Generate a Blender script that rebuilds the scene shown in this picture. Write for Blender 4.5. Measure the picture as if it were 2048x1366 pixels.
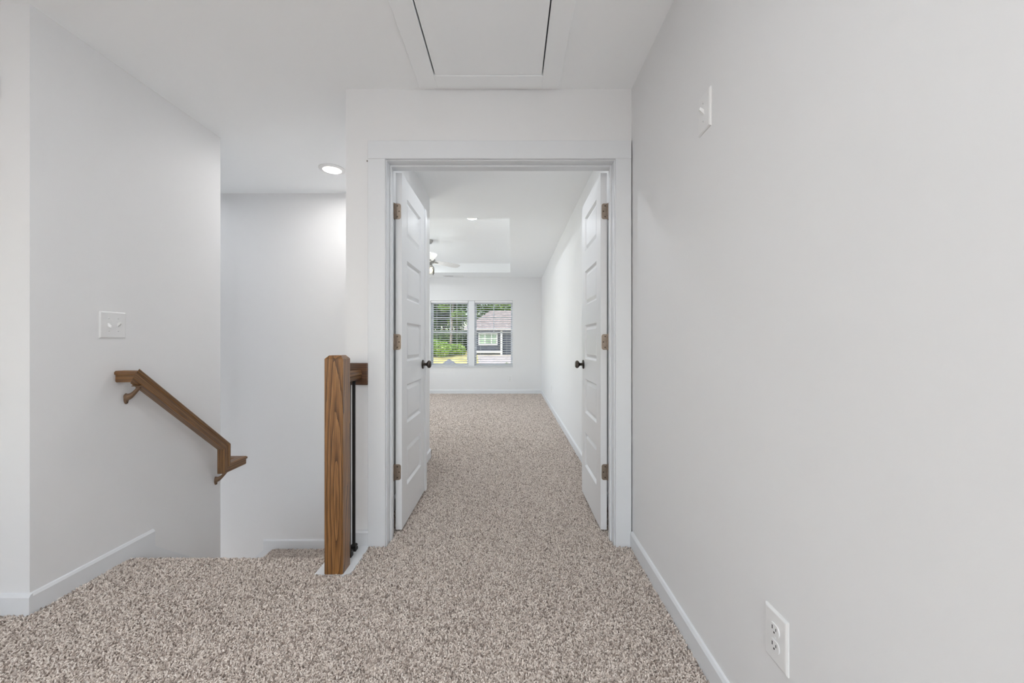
import bpy, bmesh, math, random
from mathutils import Vector, Matrix

for o in list(bpy.data.objects):
    bpy.data.objects.remove(o, do_unlink=True)
sc = bpy.context.scene
C = sc.collection
rnd = random.Random(7)

# ------------------------------------------------------------------ camera
CAMZ = 1.083
cam_d = bpy.data.cameras.new('camera')
cam_d.sensor_width = 36.0
cam_d.lens = 36.0 * 800.0 / 2048.0
cam_d.shift_x = 2.0 / 2048.0
cam_d.shift_y = 1.0 / 2048.0
cam_d.clip_start = 0.02
cam_d.clip_end = 500
cam = bpy.data.objects.new('camera', cam_d)
C.objects.link(cam)
cam.location = (0, 0, CAMZ)
cam.rotation_euler = (math.pi / 2, 0, 0)
sc.camera = cam

# ------------------------------------------------------------------ light
sc.view_settings.view_transform = 'Standard'
sc.view_settings.look = 'None'
sc.view_settings.gamma = 1.0
sc.view_settings.use_curve_mapping = False
sc.view_settings.exposure = 0.15
try:
    sc.cycles.use_denoising = True
    sc.cycles.use_adaptive_sampling = True
    sc.cycles.adaptive_threshold = 0.13
    sc.cycles.adaptive_min_samples = 16
    sc.cycles.max_bounces = 10
    sc.cycles.diffuse_bounces = 7
    sc.cycles.glossy_bounces = 4
    sc.cycles.transparent_max_bounces = 16
    sc.cycles.caustics_reflective = False
    sc.cycles.caustics_refractive = False
    sc.cycles.sample_clamp_indirect = 8.0
except Exception:
    pass
world = bpy.data.worlds.new('world')
sc.world = world
world.use_nodes = True
wn = world.node_tree
wn.nodes.clear()
w_out = wn.nodes.new('ShaderNodeOutputWorld')
w_bg = wn.nodes.new('ShaderNodeBackground')
w_sky = wn.nodes.new('ShaderNodeTexSky')
w_sky.sky_type = 'NISHITA'
w_sky.sun_disc = False
w_sky.sun_elevation = math.radians(48)
w_sky.sun_rotation = math.radians(200)
w_sky.air_density = 1.2
w_sky.dust_density = 2.0
w_bg.inputs['Strength'].default_value = 0.42
wn.links.new(w_sky.outputs[0], w_bg.inputs[0])
wn.links.new(w_bg.outputs[0], w_out.inputs[0])

sun_d = bpy.data.lights.new('sun', 'SUN')
sun_d.energy = 2.8
sun_d.angle = math.radians(0.6)
sun_d.color = (1.0, 0.95, 0.86)
sun = bpy.data.objects.new('sun', sun_d)
C.objects.link(sun)
sun.rotation_euler = (math.radians(44), 0, math.radians(-28))

FILL_GLOBE = 37.0        # watts of the globe pendant added as hall fill
FILL_GLOBE_B = 5.0
FILL_GLOBE_F = 20.0
FILL_HALL = 12.0
LAMP_STAIR = 5.5
FILL_LOWER = 3.0
LAMP_BED = 8.0
FILL_ENTRY = 4.2
LAMP_FAN = 1.0
FILL_REAR = 5.0  # fill at the added rear hall window
FILL_BED = 42.0  # fill at the added left bedroom window
LAMP_COL = (0.91, 0.955, 1.0)

# ------------------------------------------------------------------ materials
def new_mat(name):
    m = bpy.data.materials.new(name)
    m.use_nodes = True
    nt = m.node_tree
    b = nt.nodes['Principled BSDF']
    return m, nt, b

def lnk(nt, a, b):
    nt.links.new(a, b)

def simple(name, col, rough=0.5, metal=0.0, bump=0.0, bscale=200.0, spec=0.5, var=0.0, vscale=3.0):
    m, nt, b = new_mat(name)
    b.inputs['Base Color'].default_value = (*col, 1)
    b.inputs['Roughness'].default_value = rough
    b.inputs['Metallic'].default_value = metal
    b.inputs['Specular IOR Level'].default_value = spec
    tc = nt.nodes.new('ShaderNodeTexCoord')
    if var > 0:
        n = nt.nodes.new('ShaderNodeTexNoise')
        n.inputs['Scale'].default_value = vscale
        n.inputs['Detail'].default_value = 4
        lnk(nt, tc.outputs['Object'], n.inputs['Vector'])
        r = nt.nodes.new('ShaderNodeValToRGB')
        r.color_ramp.elements[0].position = 0.3
        r.color_ramp.elements[1].position = 0.7
        r.color_ramp.elements[0].color = tuple(c * (1 - var) for c in col) + (1,)
        r.color_ramp.elements[1].color = tuple(min(1, c * (1 + var)) for c in col) + (1,)
        lnk(nt, n.outputs['Fac'], r.inputs['Fac'])
        lnk(nt, r.outputs['Color'], b.inputs['Base Color'])
    if bump > 0:
        n = nt.nodes.new('ShaderNodeTexNoise')
        n.inputs['Scale'].default_value = bscale
        n.inputs['Detail'].default_value = 3
        lnk(nt, tc.outputs['Object'], n.inputs['Vector'])
        bp = nt.nodes.new('ShaderNodeBump')
        bp.inputs['Strength'].default_value = bump
        bp.inputs['Distance'].default_value = 0.001
        lnk(nt, n.outputs['Fac'], bp.inputs['Height'])
        lnk(nt, bp.outputs['Normal'], b.inputs['Normal'])
    return m

M_WALL = simple('wall_paint', (0.80, 0.80, 0.805), 0.55, bump=0.06, bscale=260, spec=0.3)
M_CEIL = simple('ceiling_paint', (0.92, 0.932, 0.94), 0.8, bump=0.08, bscale=220, spec=0.2)
M_TRIM = simple('trim_paint', (0.755, 0.77, 0.79), 0.36, bump=0.0, var=0.012, vscale=1.5, spec=0.4)
M_HATCH = simple('hatch_paint', (0.915, 0.93, 0.94), 0.6, bump=0.03, bscale=90, spec=0.3)
M_DOOR = simple('door_paint', (0.80, 0.805, 0.815), 0.34, bump=0.0, var=0.012, vscale=1.5, spec=0.45)
M_PLASTIC = simple('white_plastic', (0.805, 0.805, 0.805), 0.3, spec=0.5, bump=0.01)
M_SLOT = simple('dark_slot', (0.03, 0.03, 0.03), 0.7, bump=0.02)
M_IRON = simple('black_iron', (0.012, 0.010, 0.009), 0.45, metal=0.3, bump=0.08, bscale=300)
M_BRONZE = simple('oil_bronze', (0.075, 0.062, 0.052), 0.36, metal=0.85, bump=0.05, bscale=150, var=0.25, vscale=60)
M_HINGE = simple('hinge_nickel_bronze', (0.36, 0.29, 0.235), 0.42, metal=0.8, bump=0.05, bscale=250, var=0.15, vscale=50)
M_BRACKET = simple('antique_bracket', (0.24, 0.155, 0.10), 0.42, metal=0.6, bump=0.05, bscale=250, var=0.15, vscale=60)
M_SCREW = simple('screw_metal', (0.12, 0.09, 0.07), 0.4, metal=0.8, bump=0.03)
M_NICKEL = simple('brushed_nickel', (0.40, 0.39, 0.37), 0.3, metal=0.9, bump=0.04, bscale=400)
M_BLADE = simple('fan_blade_white', (0.80, 0.79, 0.77), 0.35, bump=0.03, bscale=80)
M_BLIND = simple('blind_white', (0.84, 0.84, 0.85), 0.4, var=0.01)
M_CORD = simple('blind_cord', (0.75, 0.75, 0.74), 0.8, bump=0.05)
M_VINYL = simple('vinyl_frame', (0.80, 0.81, 0.83), 0.35, var=0.01)

def emission(name, col, strength):
    m = bpy.data.materials.new(name)
    m.use_nodes = True
    nt = m.node_tree
    nt.nodes.clear()
    o = nt.nodes.new('ShaderNodeOutputMaterial')
    e = nt.nodes.new('ShaderNodeEmission')
    e.inputs['Color'].default_value = (*col, 1)
    e.inputs['Strength'].default_value = strength
    lnk(nt, e.outputs[0], o.inputs[0])
    m.cycles.emission_sampling = 'NONE'
    return m
M_LENS = emission('lamp_lens', (1.0, 0.93, 0.82), 2.6)
M_BULB = emission('lamp_bulb', (1.0, 0.86, 0.55), 2.2)

def glassy(name, tint=(0.97, 0.99, 0.98), ior=1.45):
    m = bpy.data.materials.new(name)
    m.use_nodes = True
    nt = m.node_tree
    nt.nodes.clear()
    o = nt.nodes.new('ShaderNodeOutputMaterial')
    t = nt.nodes.new('ShaderNodeBsdfTransparent')
    t.inputs['Color'].default_value = (*tint, 1)
    g = nt.nodes.new('ShaderNodeBsdfGlossy')
    g.inputs['Roughness'].default_value = 0.02
    f = nt.nodes.new('ShaderNodeFresnel')
    f.inputs['IOR'].default_value = ior
    mx = nt.nodes.new('ShaderNodeMixShader')
    lnk(nt, f.outputs[0], mx.inputs[0])
    lnk(nt, t.outputs[0], mx.inputs[1])
    lnk(nt, g.outputs[0], mx.inputs[2])
    lnk(nt, mx.outputs[0], o.inputs[0])
    return m
M_GLASS = glassy('window_glass', ior=1.12)
M_SHADE = glassy('clear_glass_shade', (0.93, 0.93, 0.92), 1.3)

def wood(name, dark, mid, light, axis, rough=0.4, offs=(0.0, 0.0, 0.0), ring=16.0, stretch=0.055, rot=(0.0, 0.0, 0.0)):
    """oak: growth rings cut lengthwise plus fine pores; axis = local axis of the grain"""
    m, nt, b = new_mat(name)
    tc = nt.nodes.new('ShaderNodeTexCoord')
    mp = nt.nodes.new('ShaderNodeMapping')
    s = [1.0, 1.0, 1.0]; s[axis] = stretch
    mp.inputs['Scale'].default_value = s
    mp.inputs['Location'].default_value = offs
    mp.inputs['Rotation'].default_value = rot
    lnk(nt, tc.outputs['Object'], mp.inputs['Vector'])
    w = nt.nodes.new('ShaderNodeTexWave')
    w.wave_type = 'RINGS'
    w.rings_direction = 'XYZ'[axis]
    w.wave_profile = 'SAW'
    w.inputs['Scale'].default_value = ring
    w.inputs['Distortion'].default_value = 5.0
    w.inputs['Detail'].default_value = 3.0
    w.inputs['Detail Scale'].default_value = 1.3
    lnk(nt, mp.outputs[0], w.inputs['Vector'])
    mp2 = nt.nodes.new('ShaderNodeMapping')
    s2 = [420.0, 420.0, 420.0]; s2[axis] = 9.0
    mp2.inputs['Scale'].default_value = s2
    lnk(nt, tc.outputs['Object'], mp2.inputs['Vector'])
    n = nt.nodes.new('ShaderNodeTexNoise')
    n.inputs['Scale'].default_value = 1.0
    n.inputs['Detail'].default_value = 4
    lnk(nt, mp2.outputs[0], n.inputs['Vector'])
    r = nt.nodes.new('ShaderNodeValToRGB')
    e = r.color_ramp.elements
    e[0].position = 0.0; e[0].color = (*dark, 1)
    e[1].position = 1.0; e[1].color = (*light, 1)
    k = e.new(0.35); k.color = (*mid, 1)
    lnk(nt, w.outputs['Fac'], r.inputs['Fac'])
    r2 = nt.nodes.new('ShaderNodeValToRGB')
    r2.color_ramp.elements[0].position = 0.34; r2.color_ramp.elements[0].color = (0.42, 0.38, 0.34, 1)
    r2.color_ramp.elements[1].position = 0.56; r2.color_ramp.elements[1].color = (1, 1, 1, 1)
    lnk(nt, n.outputs['Fac'], r2.inputs['Fac'])
    mx = nt.nodes.new('ShaderNodeMix')
    mx.data_type = 'RGBA'; mx.blend_type = 'MULTIPLY'
    mx.inputs[0].default_value = 0.9
    lnk(nt, r.outputs['Color'], mx.inputs[6])
    lnk(nt, r2.outputs['Color'], mx.inputs[7])
    lnk(nt, mx.outputs[2], b.inputs['Base Color'])
    b.inputs['Roughness'].default_value = rough
    b.inputs['Specular IOR Level'].default_value = 0.7
    bp = nt.nodes.new('ShaderNodeBump')
    bp.inputs['Strength'].default_value = 0.15
    bp.inputs['Distance'].default_value = 0.0006
    lnk(nt, n.outputs['Fac'], bp.inputs['Height'])
    lnk(nt, bp.outputs['Normal'], b.inputs['Normal'])
    return m
OAK_D, OAK_M, OAK_L = (0.085, 0.032, 0.008), (0.24, 0.108, 0.032), (0.36, 0.175, 0.06)
M_POST = wood('stained_oak_post', OAK_D, OAK_M, OAK_L, 2, 0.30, offs=(-0.012, 0.045, 0.0), ring=24, stretch=0.075, rot=(math.radians(55), 0, 0))
M_RAIL = wood('stained_oak_rail', (0.09, 0.036, 0.010), (0.19, 0.088, 0.026), (0.27, 0.135, 0.045), 0, 0.4, offs=(0, 0.03, 0.02), ring=20, stretch=0.05)
M_ROSETTE = wood('stained_oak_block', (0.05, 0.018, 0.007), (0.10, 0.042, 0.016), (0.15, 0.066, 0.026), 0, 0.42, offs=(0, 0.02, 0.04), ring=26, stretch=0.08)

def carpet_mat(name, inst):
    m, nt, b = new_mat(name)
    b.inputs['Roughness'].default_value = 0.95
    b.inputs['Specular IOR Level'].default_value = 0.08
    tc = nt.nodes.new('ShaderNodeTexCoord')
    r = nt.nodes.new('ShaderNodeValToRGB')
    e = r.color_ramp.elements
    e[0].position = 0.0; e[0].color = (0.28, 0.23, 0.20, 1)
    e[1].position = 1.0; e[1].color = (0.84, 0.765, 0.705, 1)
    k = e.new(0.22); k.color = (0.52, 0.445, 0.395, 1)
    k = e.new(0.6); k.color = (0.71, 0.63, 0.57, 1)
    if inst:
        oi = nt.nodes.new('ShaderNodeObjectInfo')
        lnk(nt, oi.outputs['Random'], r.inputs['Fac'])
    else:
        n = nt.nodes.new('ShaderNodeTexNoise')
        n.inputs['Scale'].default_value = 170
        n.inputs['Detail'].default_value = 2
        lnk(nt, tc.outputs['Object'], n.inputs['Vector'])
        mr = nt.nodes.new('ShaderNodeMapRange')
        mr.inputs[1].default_value = 0.3; mr.inputs[2].default_value = 0.7
        lnk(nt, n.outputs['Fac'], mr.inputs[0])
        lnk(nt, mr.outputs[0], r.inputs['Fac'])
        bp = nt.nodes.new('ShaderNodeBump')
        bp.inputs['Strength'].default_value = 0.8
        bp.inputs['Distance'].default_value = 0.006
        lnk(nt, n.outputs['Fac'], bp.inputs['Height'])
        lnk(nt, bp.outputs['Normal'], b.inputs['Normal'])
    lnk(nt, r.outputs['Color'], b.inputs['Base Color'])
    return m
M_CARPET = carpet_mat('carpet_backing', False)
M_TUFT = carpet_mat('carpet_tuft', True)

# ------------------------------------------------------------------ mesh helpers
def tag(o, label=None, cat=None, group=None, kind=None):
    if label: o['label'] = label
    if cat: o['category'] = cat
    if group: o['group'] = group
    if kind: o['kind'] = kind
    return o

def obj_from_bm(name, bm, mat, parent=None, smooth=False):
    bmesh.ops.recalc_face_normals(bm, faces=bm.faces)
    me = bpy.data.meshes.new(name)
    bm.to_mesh(me); bm.free()
    return obj_from_me(name, me, mat, parent, smooth)

def obj_from_me(name, me, mat, parent=None, smooth=False):
    if mat is not None and not me.materials:
        me.materials.append(mat)
    if smooth:
        for p in me.polygons: p.use_smooth = True
    o = bpy.data.objects.new(name, me)
    C.objects.link(o)
    if parent is not None: o.parent = parent
    return o

def empty(name, loc=(0, 0, 0), rotz=0.0, label=None, cat=None, group=None, kind=None):
    o = bpy.data.objects.new(name, None)
    o.empty_display_size = 0.05
    C.objects.link(o)
    o.location = loc
    o.rotation_euler = (0, 0, rotz)
    return tag(o, label, cat, group, kind)

def bm_box(x0, x1, y0, y1, z0, z1, bevel=0.0, seg=1, bm=None):
    own = bm if bm is not None else bmesh.new()
    vs = [own.verts.new(p) for p in ((x0, y0, z0), (x1, y0, z0), (x1, y1, z0), (x0, y1, z0),
                                     (x0, y0, z1), (x1, y0, z1), (x1, y1, z1), (x0, y1, z1))]
    fs = [own.faces.new([vs[i] for i in f]) for f in
          ((0, 3, 2, 1), (4, 5, 6, 7), (0, 1, 5, 4), (1, 2, 6, 5), (2, 3, 7, 6), (3, 0, 4, 7))]
    if bevel > 0:
        es = list({e for f in fs for e in f.edges})
        bmesh.ops.bevel(own, geom=es, offset=bevel, segments=seg, affect='EDGES', profile=0.5)
    return own

def box(name, x0, x1, y0, y1, z0, z1, mat, parent=None, bevel=0.0, seg=1):
    return obj_from_bm(name, bm_box(x0, x1, y0, y1, z0, z1, bevel, seg), mat, parent)

def bm_prism(pts, d0, d1, axis):
    """extrude a 2D polygon between d0 and d1 along axis (0: pts=(y,z); 1: pts=(x,z); 2: pts=(x,y))"""
    bm = bmesh.new()
    def P(p, d):
        return (d, p[0], p[1]) if axis == 0 else ((p[0], d, p[1]) if axis == 1 else (p[0], p[1], d))
    a = [bm.verts.new(P(p, d0)) for p in pts]
    b = [bm.verts.new(P(p, d1)) for p in pts]
    n = len(pts)
    for i in range(n):
        bm.faces.new((a[i], a[(i + 1) % n], b[(i + 1) % n], b[i]))
    bm.faces.new(a[::-1]); bm.faces.new(b)
    return bm

def bm_grid_solid(us, vs, solid, w0, w1, axis):
    """slab made of grid cells; cells where solid(i,j) is False are openings. axis = thickness axis"""
    bm = bmesh.new()
    cache = {}
    def V(i, j, k):
        key = (i, j, k)
        if key not in cache:
            u, v, w = us[i], vs[j], (w0, w1)[k]
            p = (w, u, v) if axis == 0 else ((u, w, v) if axis == 1 else (u, v, w))
            cache[key] = bm.verts.new(p)
        return cache[key]
    nu, nv = len(us) - 1, len(vs) - 1
    S = lambda i, j: 0 <= i < nu and 0 <= j < nv and solid(i, j)
    for i in range(nu):
        for j in range(nv):
            if not S(i, j): continue
            for k in (0, 1):
                bm.faces.new((V(i, j, k), V(i + 1, j, k), V(i + 1, j + 1, k), V(i, j + 1, k)))
            if not S(i - 1, j): bm.faces.new((V(i, j, 0), V(i, j + 1, 0), V(i, j + 1, 1), V(i, j, 1)))
            if not S(i + 1, j): bm.faces.new((V(i + 1, j, 0), V(i + 1, j + 1, 0), V(i + 1, j + 1, 1), V(i + 1, j, 1)))
            if not S(i, j - 1): bm.faces.new((V(i, j, 0), V(i + 1, j, 0), V(i + 1, j, 1), V(i, j, 1)))
            if not S(i, j + 1): bm.faces.new((V(i, j + 1, 0), V(i + 1, j + 1, 0), V(i + 1, j + 1, 1), V(i, j + 1, 1)))
    return bm

def bm_lathe(profile, n=24, axis=2, bm=None, at=(0, 0, 0)):
    """profile: (radius, height) list from bottom to top, about the axis"""
    bm = bm if bm is not None else bmesh.new()
    rings = []
    def P(r, h, a):
        c, s = r * math.cos(a), r * math.sin(a)
        p = (c, s, h) if axis == 2 else ((h, c, s) if axis == 0 else (s, h, c))
        return (p[0] + at[0], p[1] + at[1], p[2] + at[2])
    for r, h in profile:
        if r < 1e-6:
            rings.append([bm.verts.new(P(0, h, 0))])
        else:
            rings.append([bm.verts.new(P(r, h, 2 * math.pi * i / n)) for i in range(n)])
    for a, b in zip(rings, rings[1:]):
        for i in range(n):
            j = (i + 1) % n
            if len(a) == 1 and len(b) == 1: continue
            if len(a) == 1: bm.faces.new((a[0], b[i], b[j]))
            elif len(b) == 1: bm.faces.new((a[i], a[j], b[0]))
            else: bm.faces.new((a[i], a[j], b[j], b[i]))
    if len(rings[0]) > 1: bm.faces.new(rings[0][::-1])
    if len(rings[-1]) > 1: bm.faces.new(rings[-1])
    return bm

def bm_tube(pts, radii, n=10, bm=None):
    bm = bm if bm is not None else bmesh.new()
    pts = [Vector(p) for p in pts]
    if not hasattr(radii, '__len__'): radii = [radii] * len(pts)
    rings = []
    for i, p in enumerate(pts):
        d = (pts[min(i + 1, len(pts) - 1)] - pts[max(i - 1, 0)]).normalized()
        ref = Vector((0, 0, 1)) if abs(d.z) < 0.9 else Vector((1, 0, 0))
        u = d.cross(ref).normalized(); v = d.cross(u)
        rings.append([bm.verts.new(p + radii[i] * (math.cos(2 * math.pi * k / n) * u + math.sin(2 * math.pi * k / n) * v)) for k in range(n)])
    for a, b in zip(rings, rings[1:]):
        for k in range(n):
            bm.faces.new((a[k], a[(k + 1) % n], b[(k + 1) % n], b[k]))
    bm.faces.new(rings[0][::-1]); bm.faces.new(rings[-1])
    return bm

def smooth_by_angle(o, ang=35):
    me = o.data
    for p in me.polygons: p.use_smooth = True
    bm = bmesh.new(); bm.from_mesh(me)
    for e in bm.edges:
        if len(e.link_faces) == 2 and e.calc_face_angle(0) > math.radians(ang): e.smooth = False
    bm.to_mesh(me); bm.free()
    return o

def struct(o, label, cat):
    return tag(o, label, cat, kind='structure')

# ------------------------------------------------------------------ dimensions (metres)
ZC = 2.436                    # ceiling
XR = 0.645                    # right wall
YD = 2.14                     # hall face of the door wall
YD2 = 2.262
XS = -0.883                   # stair side of door wall / partition
XP = -0.765                   # bedroom side of the partition
XL = -1.925                   # left wall along the stairs
YL0, YL1 = 1.60, 2.65         # left wall extent
YSB = 3.64                    # wall at the back of the stair landing
YBN = 3.76                    # near wall of bedroom
YBF = 8.40                    # far wall of bedroom
XBL = -3.10                   # left wall of bedroom
YH0, XH0 = -3.0, -4.5         # rear and left end of the hall
ZLAND = -0.79
YNOSE = 2.025
BBH = 0.083                   # baseboard height

# ------------------------------------------------------------------ shell
box_ = box
# floor slab with carpet backing
fx = [XH0 - .1, XBL - .1, XL, XS - 0.02, XP + .0, XR + .1]
fy = [YH0 - .1, YL0, 2.0, YD + 0.04, YBN - .05, YBF + .1]
def floor_solid(i, j):
    xm, ym = (fx[i] + fx[i + 1]) / 2, (fy[j] + fy[j + 1]) / 2
    if ym < YL0: return True
    if ym < 2.0: return xm > XL
    if ym < YD + 0.04: return xm > XS - 0.02
    if ym < YBN - .05: return xm > XP
    return xm > XBL - .1
o = obj_from_bm('floor', bm_grid_solid(fx, fy, floor_solid, -0.30, -0.012, 2), M_CARPET)
struct(o, 'beige carpeted upper floor of hall and bedroom', 'floor')

# ceiling with attic hatch opening and bedroom tray opening
HX0, HX1, HY0, HY1 = -0.392, 0.165, 0.63, 2.012
TX0, TX1, TY0, TY1 = -2.45, -0.015, 4.38, 7.79
ZTRAY = 2.615
cx = [XH0 - .12, XBL - .12, TX0, HX0, TX1, HX1, XR + .12]
cy = [YH0 - .12, HY0, HY1, TY0, TY1, YBF + .16]
def ceil_solid(i, j):
    xm, ym = (cx[i] + cx[i + 1]) / 2, (cy[j] + cy[j + 1]) / 2
    if HX0 < xm < HX1 and HY0 < ym < HY1: return False
    if TX0 < xm < TX1 and TY0 < ym < TY1: return False
    return True
o = obj_from_bm('ceiling', bm_grid_solid(cx, cy, ceil_solid, ZC, ZTRAY, 2), M_CEIL)
struct(o, 'flat white ceiling over hall, stairs and bedroom', 'ceiling')
o = box('ceiling_tray', XH0 - .12, XR + .12, YH0 - .12, YBF + .16, ZTRAY, ZTRAY + 0.1, M_CEIL)
struct(o, 'raised white tray ceiling in the bedroom', 'ceiling')

# walls
o = box('wall_right', XR, XR + .12, YH0 - .12, YBF + .16, -0.012, ZC, M_WALL)
struct(o, 'long white wall on the right of hall and bedroom', 'wall')
# door wall with opening
JX0, JX1, JZ = -0.663, 0.551, 2.052          # clear opening between jambs
o = obj_from_bm('wall_front', bm_grid_solid([XS, JX0 - .02, JX1 + .02, XR - .006, XR], [-3.0, -0.012, JZ + .02, JZ + .1005, ZC],
        lambda i, j: not (i == 1 and j < 2) and not (i == 2 and j == 0) and not (i == 3 and j < 3), YD, YD2, 1), M_WALL)
struct(o, 'white wall around the double bedroom doors', 'wall')
FRONT = o
o = box('wall_partition', XS, XP, YD2, YBN, -3.0, ZC, M_WALL)
struct(o, 'white partition wall between stairs and bedroom entry', 'wall')
o = box('wall_stair', XH0, XS, YSB, YBN, -3.0, ZC, M_WALL)
struct(o, 'white wall at the back of the stair landing', 'wall')
o = box('wall_left', XH0, XL, YL0, YL1, -3.0, ZC, M_WALL)
struct(o, 'white wall left of the stairs with the brown handrail', 'wall')
o = box('wall_hall_left', XH0 - .12, XH0, YH0 - .12, YBN, -3.0, ZC, M_WALL)
struct(o, 'white end wall far left of the hall', 'wall')
# rear wall with a window opening added to admit fill light
BW0, BW1, BWZ0, BWZ1 = -2.6, -0.4, 0.75, 2.1
o = obj_from_bm('wall_back', bm_grid_solid([XH0, BW0, BW1, XR], [-0.012, BWZ0, BWZ1, ZC],
        lambda i, j: not (i == 1 and j == 1), YH0 - .12, YH0, 1), M_WALL)
struct(o, 'white hall wall behind the viewer with an added window opening', 'wall')
# bedroom walls
WX0, WX1, WZ0, WZ1 = -1.69, 0.035, 0.575, 1.952
o = obj_from_bm('wall_bedroom_back', bm_grid_solid([XBL - .12, WX0, WX1, XR], [-0.012, WZ0, WZ1, ZC],
        lambda i, j: not (i == 1 and j == 1), YBF, YBF + .16, 1), M_WALL)
struct(o, 'white far bedroom wall with the twin window', 'wall')
BACKW = o
LW0, LW1, LWZ0, LWZ1 = 5.0, 6.9, 0.575, 1.952  # opening for the window added to light the bedroom
o = obj_from_bm('wall_bedroom_left', bm_grid_solid([YBN, LW0, LW1, YBF], [-0.012, LWZ0, LWZ1, ZC],
        lambda i, j: not (i == 1 and j == 1), XBL - .12, XBL, 0), M_WALL)
struct(o, 'white left wall of the bedroom', 'wall')
o = box('floor_stairwell', XH0, XS, YL1, YSB, -3.1, -3.0, M_CARPET)
struct(o, 'carpeted floor at the bottom of the stairwell', 'floor')
o = box('nail_head', -0.772, -0.766, YD - 0.002, YD + 0.002, 2.048, 2.054, M_SCREW, FRONT)

# ------------------------------------------------------------------ baseboards
def bb_profile(h=BBH, t=0.013, z=-0.012):
    return [(0, z), (t, z), (t, z + h - 0.004), (t - 0.006, z + h + 0.006), (0, z + h + 0.008)]

def baseboard(name, side, a0, a1, wall, z=-0.012, label='', parent=None):
    """side: 'x-' wall faces -X at X=wall, running along Y from a0..a1 ; 'x+' faces +X ; 'y-' faces -Y, running along X"""
    pr = bb_profile(z=z)
    if side == 'x-': bm = bm_prism([(wall - t, h) for t, h in pr], a0, a1, 1)
    elif side == 'x+': bm = bm_prism([(wall + t, h) for t, h in pr], a0, a1, 1)
    elif side == 'y-': bm = bm_prism([(wall - t, h) for t, h in pr], a0, a1, 0)
    else: bm = bm_prism([(wall + t, h) for t, h in pr], a0, a1, 0)
    o = obj_from_bm(name, bm, M_TRIM, parent)
    if parent is None: struct(o, label, 'baseboard')
    return o
baseboard('baseboard_right', 'x-', YH0, YD - 0.018, XR, label='white baseboard along the right hall wall')
baseboard('baseboard_left', 'x+', YL0, 2.15, XL, label='white baseboard on left wall ending at the top stair')
baseboard('baseboard_hall', 'y-', XH0, XL + 0.013, YL0, label='white baseboard on the wall face at far left')
baseboard('baseboard_front', 'y-', XS, -0.7615, YD, label='short white baseboard between newel post and door casing')
baseboard('baseboard_landing', 'y-', -2.245, XS, YSB, z=ZLAND - 0.012, label='white baseboard at the back of the stair landing')
baseboard('baseboard_bedroom_back', 'y-', XBL, XR - 0.013, YBF, label='white baseboard under the bedroom window')
baseboard('baseboard_bedroom_right', 'x-', YD2 + 0.02, YBF, XR, label='white baseboard along the right bedroom wall')
baseboard('baseboard_partition', 'x+', YD2 + 0.02, YBN + 0.013, XP, label='white baseboard behind the left bedroom door')
baseboard('baseboard_bedroom_front', 'y+', XBL, XP + 0.013, YBN, label='white baseboard on the near bedroom wall')
baseboard('baseboard_bedroom_left', 'x+', YBN, YBF, XBL, label='white baseboard along the left bedroom wall')

# stair skirt boards (under the baseboards, following the stair pitch)
PITCH = 0.79
o = obj_from_bm('trim_1', bm_prism([(1.95, -0.30), (1.95, -0.012), (2.15, -0.012), (YL1, -0.012 - PITCH * (YL1 - 2.15)), (YL1, -0.85), (2.3, -0.55)], XL, XL + 0.011, 0), M_TRIM)
struct(o, 'white sloping skirt board on the left stair wall', 'trim')
o = obj_from_bm('trim_2', bm_prism([(-2.0, ZLAND - .3), (-2.0, ZLAND - .012), (-2.245, ZLAND - .014), (-3.6, ZLAND - .014 - PITCH * 1.355), (-3.6, ZLAND - .55 - PITCH * 1.355)], YSB - 0.011, YSB, 1), M_TRIM)
struct(o, 'white sloping skirt board behind the landing', 'trim')

# ------------------------------------------------------------------ stairs
stairs = empty('staircase', (-1.4, 2.4, -0.4), label='carpeted steps going down to the landing', cat='stairs', kind='structure')
def stair_part(name, x0, x1, y0, y1, z0, z1):
    L = stairs.location
    return box(name, x0 - L.x, x1 - L.x, y0 - L.y, y1 - L.y, z0 - L.z, z1 - L.z, M_CARPET, stairs, bevel=0.018, seg=3)
for k, yy in enumerate((2.01, 2.262, 2.515)):
    stair_part('step', XL + 0.012, XS, yy, yy + 0.285, -1.0, -0.197 * (k + 1))
stair_part('landing', -2.16, XS, 2.78, YSB - 0.012, -1.2, ZLAND - 0.014)
for k in range(5):
    stair_part('step', -2.16 - 0.255 * (k + 1) - 0.02, -2.16 - 0.255 * k, YL1 + 0.0, YSB - 0.012, -3.0, ZLAND - 0.197 * (k + 1))

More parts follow.
